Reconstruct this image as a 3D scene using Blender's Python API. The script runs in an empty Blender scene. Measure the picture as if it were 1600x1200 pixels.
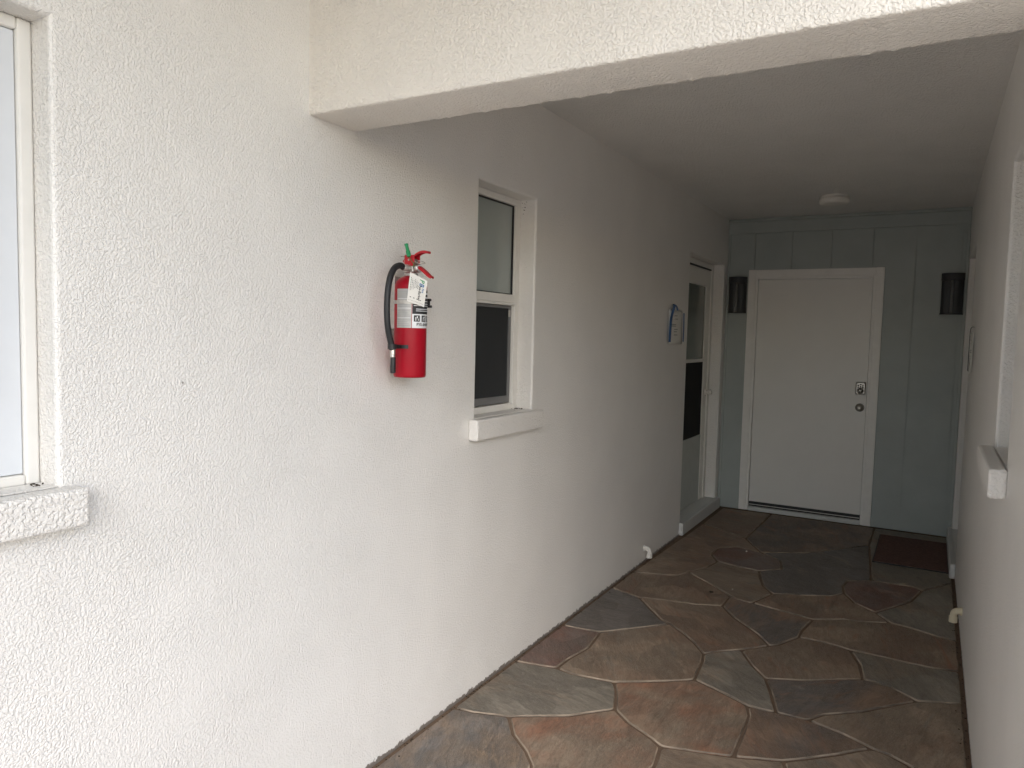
import bpy, bmesh, math, random
from mathutils import Vector, Matrix
random.seed(7)
S = bpy.context.scene
COL = S.collection
R = math.radians

# ------------------------------------------------------------------ camera
cam = bpy.data.cameras.new('camera')
cam.sensor_width = 36.0
cam.lens = 25.826
cam.clip_start, cam.clip_end = 0.05, 3000
co = bpy.data.objects.new('camera', cam)
COL.objects.link(co)
cr, cu, cf = (Vector((0.86755876, 0.49676271, 0.02384574)), Vector((-0.05444486, 0.04720638, 0.99740028)),
              Vector((-0.49434559, 0.86660162, -0.06800049)))
CP = Vector((1.60305, -1.58696, 1.49932))
m = Matrix((cr, cu, -cf)).transposed().to_4x4()
m.translation = CP
co.matrix_world = m
S.camera = co
FPX = 1147.83

# ------------------------------------------------------------------ world, sun, exposure
SUN_EL, SUN_AZ = R(36), R(142)          # azimuth clockwise from +Y
w = bpy.data.worlds.new('World')
S.world = w
w.use_nodes = True
wn = w.node_tree
wn.nodes.clear()
sky = wn.nodes.new('ShaderNodeTexSky')
sky.sky_type = 'NISHITA'
sky.sun_disc = False
sky.sun_elevation = SUN_EL
sky.sun_rotation = SUN_AZ
sky.air_density, sky.dust_density, sky.ozone_density = 1.0, 1.6, 1.8
hs = wn.nodes.new('ShaderNodeHueSaturation')
hs.inputs['Saturation'].default_value = 0.95        # overcast: a pale, nearly grey sky
bg = wn.nodes.new('ShaderNodeBackground')
bg.inputs['Strength'].default_value = 0.15
wo = wn.nodes.new('ShaderNodeOutputWorld')
wn.links.new(sky.outputs[0], hs.inputs['Color'])
wn.links.new(hs.outputs[0], bg.inputs['Color'])
wn.links.new(bg.outputs[0], wo.inputs['Surface'])
sl = bpy.data.lights.new('sun', 'SUN')
sl.energy = 0.68
sl.angle = R(60)
sl.color = (1.0, 0.99, 0.98)
so = bpy.data.objects.new('sun', sl)
COL.objects.link(so)
sd = Vector((math.sin(SUN_AZ) * math.cos(SUN_EL), math.cos(SUN_AZ) * math.cos(SUN_EL), math.sin(SUN_EL)))
so.rotation_euler = sd.to_track_quat('Z', 'Y').to_euler()
so.location = sd * 30
S.view_settings.view_transform = 'Standard'
S.view_settings.look = 'None'
S.view_settings.gamma = 1.0
S.view_settings.exposure = 1.15
S.render.engine = 'CYCLES'
S.cycles.use_denoising = True
S.cycles.max_bounces = 14
S.cycles.diffuse_bounces = 10
S.cycles.glossy_bounces = 4
S.cycles.sample_clamp_indirect = 6

# ------------------------------------------------------------------ dimensions (metres)
W, D, H = 1.805, 5.0, 2.537            # passage width, depth, ceiling
HB, TB = 2.117, 0.195                  # beam underside, beam thickness
TOP = 2.75

# ------------------------------------------------------------------ material helpers
class NT:
    def __init__(self, name):
        self.m = bpy.data.materials.new(name)
        self.m.use_nodes = True
        self.t = self.m.node_tree
        self.b = self.t.nodes['Principled BSDF']
        self.out = self.t.nodes['Material Output']
        self.tc = None
    def n(self, typ, **kw):
        nd = self.t.nodes.new(typ)
        for k, v in kw.items():
            if k.startswith('i_'):
                nd.inputs[int(k[2:]) if k[2:].isdigit() else k[2:]].default_value = v
            else:
                setattr(nd, k, v)
        return nd
    def l(self, a, b):
        self.t.links.new(a, b)
    def coord(self, scale=None):
        if self.tc is None:
            self.tc = self.n('ShaderNodeTexCoord').outputs['Object']
        if scale is None:
            return self.tc
        mp = self.n('ShaderNodeMapping')
        mp.inputs['Scale'].default_value = scale
        self.l(self.tc, mp.inputs['Vector'])
        return mp.outputs[0]
    def noise(self, scale, detail=2, rough=0.5, dist=0.0, vec=None):
        nd = self.n('ShaderNodeTexNoise')
        nd.inputs['Scale'].default_value = scale
        nd.inputs['Detail'].default_value = detail
        nd.inputs['Roughness'].default_value = rough
        nd.inputs['Distortion'].default_value = dist
        self.l(vec or self.coord(), nd.inputs['Vector'])
        return nd.outputs['Fac']
    def ramp(self, fac, stops):
        nd = self.n('ShaderNodeValToRGB')
        e = nd.color_ramp.elements
        while len(e) < len(stops):
            e.new(0.5)
        for x, (p, c) in zip(e, stops):
            x.position = p
            x.color = tuple(c) + (1,) if not isinstance(c, (int, float)) else (c, c, c, 1)
        self.l(fac, nd.inputs[0])
        return nd.outputs[0]
    def mix(self, fac, a, b, mode='MIX'):
        nd = self.n('ShaderNodeMix', data_type='RGBA', blend_type=mode)
        for s, v in ((nd.inputs[0], fac), (nd.inputs[6], a), (nd.inputs[7], b)):
            if isinstance(v, (int, float)):
                s.default_value = v
            elif isinstance(v, tuple):
                s.default_value = v + (1,) if len(v) == 3 else v
            else:
                self.l(v, s)
        return nd.outputs[2]
    def math(self, op, a, b=None, clamp=False):
        nd = self.n('ShaderNodeMath', operation=op, use_clamp=clamp)
        for s, v in ((nd.inputs[0], a), (nd.inputs[1], b)):
            if v is None:
                continue
            if isinstance(v, (int, float)):
                s.default_value = v
            else:
                self.l(v, s)
        return nd.outputs[0]
    def color(self, c):
        if isinstance(c, tuple):
            self.b.inputs['Base Color'].default_value = c + (1,)
        else:
            self.l(c, self.b.inputs['Base Color'])
    def bump(self, h, dist, strength=1.0):
        nd = self.n('ShaderNodeBump')
        nd.inputs['Strength'].default_value = strength
        nd.inputs['Distance'].default_value = dist
        self.l(h, nd.inputs['Height'])
        self.l(nd.outputs[0], self.b.inputs['Normal'])
    def set(self, rough=0.5, metal=0.0, spec=0.5):
        self.b.inputs['Roughness'].default_value = rough
        self.b.inputs['Metallic'].default_value = metal
        self.b.inputs['Specular IOR Level'].default_value = spec
        return self.m

def plain(name, col, rough=0.5, metal=0.0, var=0.06, vs=14.0, bump=0.0, bs=60, spec=0.5):
    k = NT(name)
    f = k.noise(vs, 4, 0.6)
    k.color(k.mix(k.ramp(f, [(0.3, 0.0), (0.7, 1.0)]), tuple(c * (1 - var) for c in col), tuple(min(1, c * (1 + var)) for c in col)))
    if bump:
        k.bump(k.noise(bs, 3), bump)
    return k.set(rough, metal, spec)

def stucco(name, col, sc=180.0, depth=0.0017, stain=True, rough=0.36):
    k = NT(name)
    a = k.noise(sc, 1.5, 0.45, 0.45)
    worm = k.ramp(a, [(0.36, 0.0), (0.52, 0.75), (0.68, 1.0)])
    fine = k.noise(sc * 3.2, 2, 0.5)
    big = k.noise(2.6, 3, 0.55)
    mid = k.noise(sc * 0.38, 2, 0.5, 0.6)
    hgt = k.math('ADD', k.math('ADD', worm, k.math('MULTIPLY', mid, 1.1)), k.math('MULTIPLY', fine, 0.25))
    amp = k.ramp(k.noise(4.5, 2), [(0.3, 0.62), (0.7, 1.0)])
    k.bump(k.math('MULTIPLY', hgt, amp), depth)
    c = k.mix(k.ramp(big, [(0.3, 0.0), (0.7, 1.0)]), tuple(x * 0.965 for x in col), tuple(min(1, x * 1.02) for x in col))
    c = k.mix(k.math('MULTIPLY', k.ramp(worm, [(0.0, 1.0), (0.5, 0.0)]), 0.04), c, tuple(x * 0.82 for x in col))   # slightly darker in the pits
    # rare dark specks
    v = k.n('ShaderNodeTexVoronoi')
    v.inputs['Scale'].default_value = 5.0
    k.l(k.coord(), v.inputs['Vector'])
    gate = k.math('GREATER_THAN', k.n('ShaderNodeSeparateColor').outputs[0], 0.5)
    sep = gate.node.inputs[0].links[0].from_node
    k.l(v.outputs['Color'], sep.inputs[0])
    gate.node.inputs[1].default_value = 0.72
    wob = k.math('ADD', v.outputs['Distance'], k.math('MULTIPLY', k.noise(160, 2), 0.02))
    spot = k.math('MULTIPLY', k.math('LESS_THAN', wob, 0.026), gate)
    c = k.mix(k.math('MULTIPLY', spot, 0.75), c, (0.10, 0.085, 0.07))
    if stain:
        # dirt line splashed along the foot of the wall
        z = k.n('ShaderNodeSeparateXYZ')
        k.l(k.coord(), z.inputs[0])
        lim = k.math('ADD', k.math('MULTIPLY', k.noise(34, 5, 0.75), 0.060), -0.021)
        d = k.math('LESS_THAN', z.outputs[2], lim)
        c = k.mix(k.math('MULTIPLY', d, 0.85), c, (0.10, 0.072, 0.052))
    k.color(c)
    return k.set(rough, 0, 0.5)

M = {}
M['stucco'] = stucco('stucco_paint', (0.88, 0.863, 0.832))
M['stucco_beam'] = stucco('stucco_paint_beam', (0.865, 0.83, 0.772), sc=150, depth=0.0024, stain=False)
M['stucco_fine'] = stucco('stucco_paint_ceiling', (0.855, 0.85, 0.825), sc=120, depth=0.0045, stain=False, rough=0.6)
M['reveal'] = stucco('stucco_paint_reveal', (0.83, 0.81, 0.775), sc=140, depth=0.0024, stain=False)
M['sill'] = stucco('stucco_paint_sill', (0.83, 0.81, 0.775), sc=130, depth=0.0025, stain=False)
M['frame'] = plain('cream_frame_paint', (0.79, 0.775, 0.735), 0.42, var=0.03)
M['alu'] = plain('white_aluminium', (0.70, 0.73, 0.765), 0.32, var=0.015)
M['door'] = plain('white_door_paint', (0.80, 0.785, 0.745), 0.40, var=0.02, vs=3, bump=0.0006, bs=30)
M['trim'] = plain('white_trim_paint', (0.83, 0.815, 0.775), 0.42, var=0.03, bump=0.0006, bs=40)
M['panel'] = plain('sage_panel_paint', (0.392, 0.428, 0.412), 0.5, var=0.06, vs=4, bump=0.0008, bs=45)
M['step'] = stucco('painted_step', (0.66, 0.665, 0.65), sc=60, depth=0.003, stain=False)
M['rubber'] = plain('black_rubber', (0.012, 0.012, 0.013), 0.55)
M['plastic'] = plain('black_plastic', (0.016, 0.016, 0.018), 0.42)
M['hose'] = plain('black_hose', (0.018, 0.019, 0.022), 0.48, bump=0.0008, bs=200)
M['steel'] = plain('brushed_steel', (0.62, 0.60, 0.56), 0.32, 1.0, var=0.12, vs=60)
M['dull_steel'] = plain('dull_steel', (0.55, 0.53, 0.50), 0.5, 0.7, var=0.1, vs=80)
M['red'] = plain('red_enamel', (0.36, 0.006, 0.018), 0.32, var=0.10, vs=9, spec=0.22)
M['lever_red'] = plain('red_lever_enamel', (0.45, 0.010, 0.02), 0.38, var=0.08)
M['green'] = plain('green_seal', (0.01, 0.26, 0.09), 0.4)
M['paper'] = plain('white_card', (0.80, 0.79, 0.75), 0.7, var=0.03)
M['ink'] = plain('black_ink', (0.03, 0.03, 0.032), 0.6)
M['grey_ink'] = plain('grey_ink', (0.36, 0.36, 0.36), 0.6)
M['blue_ink'] = plain('blue_ink', (0.02, 0.16, 0.42), 0.6)
M['green_ink'] = plain('green_ink', (0.03, 0.33, 0.14), 0.6)
M['label_grey'] = plain('silver_label', (0.42, 0.42, 0.41), 0.4, 0.15, var=0.1, vs=50)
M['label_white'] = plain('white_label', (0.78, 0.80, 0.82), 0.4)
M['ribbon'] = plain('blue_ribbon', (0.03, 0.12, 0.33), 0.5)
M['mat'] = plain('brown_red_mat', (0.155, 0.092, 0.078), 0.95, var=0.25, vs=60, bump=0.004, bs=380, spec=0.1)
M['pvc'] = plain('white_pvc', (0.78, 0.75, 0.70), 0.45)
M['pvc_old'] = plain('yellowed_pvc', (0.70, 0.62, 0.45), 0.45)
M['frost_dark'] = plain('dim_glass', (0.20, 0.225, 0.205), 0.10, var=0.06, vs=3)
M['frost'] = plain('obscure_glass', (0.36, 0.40, 0.385), 0.12, var=0.04, vs=3)
M['blind'] = plain('grey_green_blind', (0.42, 0.46, 0.44), 0.85, var=0.05)
M['blind_white'] = plain('white_blind', (0.52, 0.56, 0.60), 0.8, var=0.03)
M['kick'] = plain('grey_kick_panel', (0.50, 0.53, 0.50), 0.45, var=0.04)
M['dark'] = plain('screen_over_dark_room', (0.006, 0.006, 0.006), 0.9)  # screen fabric with the darkness of the room behind put into its colour
M['lampcap'] = plain('black_lamp_metal', (0.040, 0.041, 0.045), 0.5)
M['lampback'] = plain('grey_lamp_plate', (0.16, 0.16, 0.165), 0.5)
M['milk'] = plain('milky_diffuser', (0.80, 0.78, 0.73), 0.4)
M['silver_lock'] = plain('satin_nickel', (0.42, 0.40, 0.37), 0.42, 1.0, var=0.08, vs=90)
M['leaf'] = plain('dry_debris', (0.05, 0.035, 0.022), 0.9, var=0.3, vs=90)
M['chip'] = plain('white_chip', (0.75, 0.73, 0.68), 0.8)

def glass(name, tint, fres=1.5, rg=0.03):
    k = NT(name)
    t = k.n('ShaderNodeBsdfTransparent')
    t.inputs[0].default_value = tint + (1,)
    g = k.n('ShaderNodeBsdfGlossy')
    g.inputs['Roughness'].default_value = rg
    f = k.n('ShaderNodeFresnel')
    f.inputs[0].default_value = fres
    mx = k.n('ShaderNodeMixShader')
    k.l(f.outputs[0], mx.inputs[0]); k.l(t.outputs[0], mx.inputs[1]); k.l(g.outputs[0], mx.inputs[2])
    k.l(mx.outputs[0], k.out.inputs[0])
    return k.m
M['glass'] = glass('window_glass', (0.78, 0.84, 0.82))
M['smoke'] = glass('smoked_glass', (0.55, 0.56, 0.58), 1.5, 0.30)

def screen_mat():
    k = NT('insect_screen')
    t = k.n('ShaderNodeBsdfTransparent')
    d = k.n('ShaderNodeBsdfDiffuse')
    d.inputs[0].default_value = (0.055, 0.058, 0.060, 1)
    mx = k.n('ShaderNodeMixShader')
    mx.inputs[0].default_value = 0.72
    k.l(t.outputs[0], mx.inputs[1]); k.l(d.outputs[0], mx.inputs[2]); k.l(mx.outputs[0], k.out.inputs[0])
    return k.m
M['screen'] = screen_mat()

def stone_mat(name, a, b, c, mixb=0.5, mixc=0.4):
    """hand-coloured cast stone: base a, broad blotches of b and c, trowel streaks"""
    k = NT(name)
    oi = k.n('ShaderNodeObjectInfo')
    va = k.n('ShaderNodeVectorMath', operation='SCALE')
    cmb = k.n('ShaderNodeCombineXYZ')
    for i in range(3):
        k.l(oi.outputs['Random'], cmb.inputs[i])
    k.l(cmb.outputs[0], va.inputs[0]); va.inputs['Scale'].default_value = 40
    ad = k.n('ShaderNodeVectorMath', operation='ADD')
    k.l(k.coord(), ad.inputs[0]); k.l(va.outputs[0], ad.inputs[1])
    rot = k.n('ShaderNodeVectorRotate', rotation_type='Z_AXIS')
    k.l(ad.outputs[0], rot.inputs['Vector'])
    k.l(k.math('MULTIPLY', oi.outputs['Random'], 2.0), rot.inputs['Angle'])
    V = rot.outputs[0]
    mp = k.n('ShaderNodeMapping'); mp.inputs['Scale'].default_value = (1.0, 3.6, 1.0)
    k.l(V, mp.inputs['Vector'])
    SV = mp.outputs[0]
    n1 = k.noise(2.6, 4, 0.62, 0.7, V)
    n2 = k.noise(3.4, 5, 0.66, 1.2, SV)
    col = k.mix(k.ramp(n1, [(0.62 - mixb * 0.35, 0.0), (0.80 - mixb * 0.35, 1.0)]), a, b)
    col = k.mix(k.ramp(n2, [(0.66 - mixc * 0.3, 0.0), (0.84 - mixc * 0.3, 1.0)]), col, c)
    st = k.noise(20, 6, 0.70, 2.4, SV)
    col = k.mix(k.math('MULTIPLY', k.ramp(st, [(0.36, 1.0), (0.50, 0.0)]), 0.50), col, tuple(x * 0.50 for x in a))
    tone = k.ramp(k.noise(5.5, 9, 0.76, 1.6, SV), [(0.34, 0.74), (0.5, 1.0), (0.66, 1.20)])
    col = k.mix(1.0, col, tone, 'MULTIPLY')
    scr = k.noise(26, 3, 0.6, 3.6, SV)
    line = k.ramp(scr, [(0.49, 0.0), (0.53, 1.0), (0.57, 0.0)])
    gate = k.ramp(k.noise(5, 2, 0.5, 0, V), [(0.42, 0.0), (0.58, 1.0)])
    line = k.math('MULTIPLY', line, gate)
    col = k.mix(k.math('MULTIPLY', line, 0.7), col, (0.55, 0.48, 0.39))
    k.color(col)
    hh = k.math('ADD', k.math('MULTIPLY', n2, 0.9), k.math('ADD', k.math('MULTIPLY', st, 0.55), k.math('MULTIPLY', line, 0.35)))
    k.bump(hh, 0.011, 1.0)
    rr = k.ramp(n1, [(0.3, 0.42), (0.7, 0.62)])
    k.l(rr, k.b.inputs['Roughness'])
    k.b.inputs['Specular IOR Level'].default_value = 0.35
    return k.m
BRN, TAN, GRY, SLT, RST, RED, PUR = ((0.300, 0.205, 0.145), (0.365, 0.280, 0.205), (0.310, 0.275, 0.225), (0.195, 0.172, 0.155),
                                     (0.370, 0.195, 0.125), (0.265, 0.150, 0.118), (0.240, 0.178, 0.150))
STONE = {
    'brown': stone_mat('stone_brown', BRN, TAN, RST, 0.5, 0.35),
    'tan': stone_mat('stone_tan', TAN, BRN, GRY, 0.45, 0.3),
    'green': stone_mat('stone_grey_green', GRY, TAN, (0.250, 0.228, 0.188), 0.4, 0.5),
    'slate': stone_mat('stone_slate', SLT, (0.23, 0.205, 0.185), TAN, 0.5, 0.25),
    'slatetan': stone_mat('stone_slate_tan', (0.24, 0.222, 0.205), (0.39, 0.285, 0.20), SLT, 0.6, 0.5),
    'rust': stone_mat('stone_rust', TAN, RST, BRN, 0.55, 0.4),
    'red': stone_mat('stone_red', PUR, RED, BRN, 0.6, 0.35),
    'mixed': stone_mat('stone_mixed', BRN, SLT, RST, 0.55, 0.35),
}
M['stone_edge'] = plain('worn_stone_edge', (0.28, 0.225, 0.17), 0.8, var=0.7, vs=7)
def grout_mat():
    k = NT('brown_grout')
    f = k.noise(30, 5, 0.7)
    k.color(k.mix(f, (0.13, 0.088, 0.060), (0.25, 0.18, 0.13)))
    k.bump(k.noise(220, 3), 0.002)
    return k.set(0.9, 0, 0.2)
M['grout'] = grout_mat()
def ground_mat():
    k = NT('pale_concrete')
    f = k.noise(1.4, 6, 0.6)
    k.color(k.mix(f, (0.66, 0.585, 0.475), (0.74, 0.665, 0.545)))
    k.bump(k.noise(90, 4), 0.003)
    return k.set(0.9, 0, 0.2)
M['ground'] = ground_mat()

# ------------------------------------------------------------------ mesh helpers
def link(name, me, mat, parent=None):
    o = bpy.data.objects.new(name, me)
    COL.objects.link(o)
    for x in (mat if isinstance(mat, (list, tuple)) else [mat]):
        me.materials.append(x)
    if parent is not None:
        o.parent = parent
    return o
def finish(name, bm, mat, parent=None, smooth=False, recalc=True):
    if recalc:
        bmesh.ops.recalc_face_normals(bm, faces=bm.faces)
    me = bpy.data.meshes.new(name)
    bm.to_mesh(me)
    bm.free()
    if smooth:
        for p in me.polygons:
            p.use_smooth = True
    return link(name, me, mat, parent)
def tag(o, label, cat, group=None):
    o['label'] = label
    o['category'] = cat
    o['kind'] = 'thing'
    if group:
        o['group'] = group
    return o
def empty(name, loc=(0, 0, 0)):
    o = bpy.data.objects.new(name, None)
    o.empty_display_size = 0.1
    o.location = loc
    COL.objects.link(o)
    return o
def bxm(bm, x0, x1, y0, y1, z0, z1, bev=0.0, seg=2):
    x0, x1 = sorted((x0, x1)); y0, y1 = sorted((y0, y1)); z0, z1 = sorted((z0, z1))
    r = bmesh.ops.create_cube(bm, size=1.0, matrix=Matrix.Translation(((x0 + x1) / 2, (y0 + y1) / 2, (z0 + z1) / 2)) @ Matrix.Diagonal((x1 - x0, y1 - y0, z1 - z0, 1)))
    if bev:
        es = list({e for v in r['verts'] for e in v.link_edges})
        bmesh.ops.bevel(bm, geom=es, offset=bev, segments=seg, affect='EDGES', profile=0.5)
def box(name, x0, x1, y0, y1, z0, z1, mat, parent=None, bev=0.003, loc=None):
    bm = bmesh.new()
    bxm(bm, x0, x1, y0, y1, z0, z1, bev)
    return finish(name, bm, mat, parent)
def lathe(bm, prof, c=(0, 0, 0), seg=40, a0=0.0, a1=2 * math.pi, axis='Z'):
    full = abs(a1 - a0) > 6.28
    rings = []
    n = seg if full else seg + 1
    for r, z in prof:
        ring = []
        for i in range(n):
            a = a0 + (a1 - a0) * i / seg
            p = (r * math.cos(a), r * math.sin(a), z)
            if axis == 'X': p = (p[2], p[0], p[1])
            if axis == 'Y': p = (p[0], p[2], p[1])
            ring.append(bm.verts.new((p[0] + c[0], p[1] + c[1], p[2] + c[2])))
        rings.append(ring)
    for A, B in zip(rings, rings[1:]):
        for i in range(n if full else n - 1):
            j = (i + 1) % n
            bm.faces.new((A[i], A[j], B[j], B[i]))
    return rings
def tube(bm, pts, rad, seg=12, cap=True):
    pts = [Vector(p) for p in pts]
    rads = rad if isinstance(rad, (list, tuple)) else [rad] * len(pts)
    rings = []
    up = None
    for i, p in enumerate(pts):
        t = (pts[min(i + 1, len(pts) - 1)] - pts[max(i - 1, 0)]).normalized()
        if up is None:
            up = t.orthogonal().normalized()
        up = (up - t * up.dot(t)).normalized()
        s = t.cross(up)
        rings.append([bm.verts.new(p + (up * math.cos(2 * math.pi * k / seg) + s * math.sin(2 * math.pi * k / seg)) * rads[i]) for k in range(seg)])
    for A, B in zip(rings, rings[1:]):
        for k in range(seg):
            bm.faces.new((A[k], A[(k + 1) % seg], B[(k + 1) % seg], B[k]))
    if cap:
        bm.faces.new(rings[0]); bm.faces.new(rings[-1])
def spline(pts, n=8):
    P = [Vector(p) for p in pts]
    P = [P[0] * 2 - P[1]] + P + [P[-1] * 2 - P[-2]]
    out = []
    for i in range(1, len(P) - 2):
        for k in range(n):
            t = k / n
            a, b, c, d = P[i - 1], P[i], P[i + 1], P[i + 2]
            out.append(0.5 * ((2 * b) + (c - a) * t + (2 * a - 5 * b + 4 * c - d) * t * t + (3 * b - a - 3 * c + d) * t ** 3))
    out.append(P[-2])
    return out
def text_mesh(s, size, bold=False):
    cu_ = bpy.data.curves.new('txt', 'FONT')
    cu_.body = s
    cu_.size = size
    cu_.align_x, cu_.align_y = 'CENTER', 'CENTER'
    cu_.resolution_u = 2
    if bold:
        cu_.offset = size * 0.018
    o = bpy.data.objects.new('txt', cu_)
    COL.objects.link(o)
    dg = bpy.context.evaluated_depsgraph_get()
    me = bpy.data.meshes.new_from_object(o.evaluated_get(dg))
    bpy.data.objects.remove(o)
    return me

# ================================================================== LARGE STRUCTURE
def wall_x(name, xf, dirx, y0, y1, z0, z1, holes, thick, mats, bev=0.010):
    """wall whose visible face is the plane x=xf; dirx = direction into the wall; real openings with reveals"""
    ys = sorted({y0, y1, *[v for h in holes for v in h[:2]]})
    zs = sorted({z0, z1, *[v for h in holes for v in h[2:]]})
    bm = bmesh.new()
    vs = {(y, z): bm.verts.new((xf, y, z)) for y in ys for z in zs}
    for i in range(len(ys) - 1):
        for j in range(len(zs) - 1):
            cy, cz = (ys[i] + ys[i + 1]) / 2, (zs[j] + zs[j + 1]) / 2
            if any(h[0] < cy < h[1] and h[2] < cz < h[3] for h in holes):
                continue
            bm.faces.new((vs[ys[i], zs[j]], vs[ys[i + 1], zs[j]], vs[ys[i + 1], zs[j + 1]], vs[ys[i], zs[j + 1]]))
    g = bmesh.ops.extrude_face_region(bm, geom=list(bm.faces))
    bmesh.ops.translate(bm, vec=(dirx * thick, 0, 0), verts=[e for e in g['geom'] if isinstance(e, bmesh.types.BMVert)])
    bmesh.ops.recalc_face_normals(bm, faces=bm.faces)
    # rounded, slightly wavy arrises round the openings on the visible face
    es = []
    for e in bm.edges:
        a, b = e.verts
        if abs(a.co.x - xf) < 1e-6 and abs(b.co.x - xf) < 1e-6 and len(e.link_faces) == 2:
            if abs(e.link_faces[0].normal.dot(e.link_faces[1].normal)) < 0.3:
                if any(h[0] - 1e-4 <= v.co.y <= h[1] + 1e-4 and h[2] - 1e-4 <= v.co.z <= h[3] + 1e-4 for h in holes for v in (a,)) and \
                   any(h[0] - 1e-4 <= v.co.y <= h[1] + 1e-4 and h[2] - 1e-4 <= v.co.z <= h[3] + 1e-4 for h in holes for v in (b,)):
                    es.append(e)
    bmesh.ops.bevel(bm, geom=es, offset=bev, segments=3, affect='EDGES', profile=0.5)
    for f in bm.faces:
        c = f.calc_center_median()
        if abs(f.normal.x) < 0.2 and any(h[0] - 0.01 <= c.y <= h[1] + 0.01 and h[2] - 0.01 <= c.z <= h[3] + 0.01 for h in holes):
            f.material_index = 1
    return finish(name, bm, mats)

WIN = (0.925, 1.411, 1.150, 2.113)
BIG = (-1.36, -0.720, 1.150, 2.126)
DOOR = (3.862, 4.895, 0.092, 2.138)
lw = wall_x('stucco_wall', 0.0, -1, -3.8, 5.25, -0.12, TOP, [WIN, BIG, DOOR], 0.22, [M['stucco'], M['reveal']])
tag(lw, 'long white textured stucco wall on the left carrying the fire extinguisher', 'wall')
rw = wall_x('stucco_wall', W, 1, 0.0, 5.25, -0.12, TOP, [WIN, DOOR], 0.22, [M['stucco'], M['reveal']])
tag(rw, 'white textured stucco wall along the right edge of the passage', 'wall')
fw_ = box('stucco_wall', W + 0.22, 7.0, 0.0, TB, -0.12, TOP, M['stucco'], bev=0)
tag(fw_, 'white stucco front wall outside, round the corner right of the passage opening', 'wall')

# beam over the entrance, with crumbly lower arrises
def make_beam():
    bm = bmesh.new()
    rnd = random.Random(3)
    n = 420
    prof = [(0.0, TOP), (0.0, HB + 0.05), (0.0, HB + 0.010), (0.0008, HB + 0.003), (0.003, HB + 0.0004), (0.010, HB), (TB / 2, HB), (TB - 0.010, HB),
            (TB - 0.003, HB + 0.0004), (TB - 0.0006, HB + 0.003), (TB, HB + 0.010), (TB, HB + 0.05), (TB, TOP)]
    rings = []
    ph = [0.0] * 4
    for i in range(n + 1):
        x = W * i / n
        for k in range(4):
            ph[k] = ph[k] * 0.55 + rnd.gauss(0, 1) * 0.45
        cf_, cb = ph[0] * 0.0017, ph[1] * 0.0015
        if rnd.random() < 0.05:
            cf_ += rnd.uniform(0.001, 0.003)
        if rnd.random() < 0.04:
            cb -= rnd.uniform(0.001, 0.0025)
        ring = []
        for j, (y, z) in enumerate(prof):
            wz = {3: 0.6, 4: 1.0, 5: 0.35}.get(j, 0) * abs(cf_) + {8: 1.0, 9: 0.8, 7: 0.3}.get(j, 0) * cb
            wy = {3: 0.8, 4: 0.5, 2: 0.25}.get(j, 0) * cf_
            ring.append(bm.verts.new((x, y + wy, z + wz)))
        rings.append(ring)
    for A, B in zip(rings, rings[1:]):
        for j in range(len(prof) - 1):
            bm.faces.new((A[j], A[j + 1], B[j + 1], B[j]))
        bm.faces.new((A[-1], A[0], B[0], B[-1]))
    bm.faces.new(rings[0]); bm.faces.new(rings[-1])
    o = finish('beam', bm, M['stucco_beam'], smooth=True)
    return o
beam = tag(make_beam(), 'thick white stucco beam spanning the passage entrance overhead', 'beam')
md = beam.modifiers.new('sharp', 'EDGE_SPLIT'); md.split_angle = R(50)

cl = box('ceiling', 0.0, W, TB, D + 0.25, H, TOP, M['stucco_fine'], bev=0)
cl['kind'] = 'structure'
rf = box('roof', -3.5, 7.0, 0.0, 9.0, TOP, TOP + 0.25, M['ground'], bev=0)
rf['kind'] = 'structure'
ev = box('unseen_eave', -3.5, 2.2, -3.0, -0.001, TOP, TOP + 0.25, M['stucco_fine'], bev=0)  # unseen overhang, made deep to keep high sky light off the outer walls
tag(ev, 'unseen flat roof overhang, deepened to block high sky light before the passage', 'unseen_eave')

# ground outside
bm = bmesh.new()
for a in ((-400, -400), (400, -400), (400, 400), (-400, 400)):
    bm.verts.new((a[0], a[1], -0.10))
bm.faces.new(bm.verts)
g = finish('ground', bm, M['ground'])
g['kind'] = 'structure'

# ------------------------------------------------------------------ floor: grout bed and flagstones
fl = box('floor', -0.02, W + 0.02, -3.6, D + 0.2, -0.099, -0.0065, M['grout'], bev=0)
fl['kind'] = 'structure'

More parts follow.
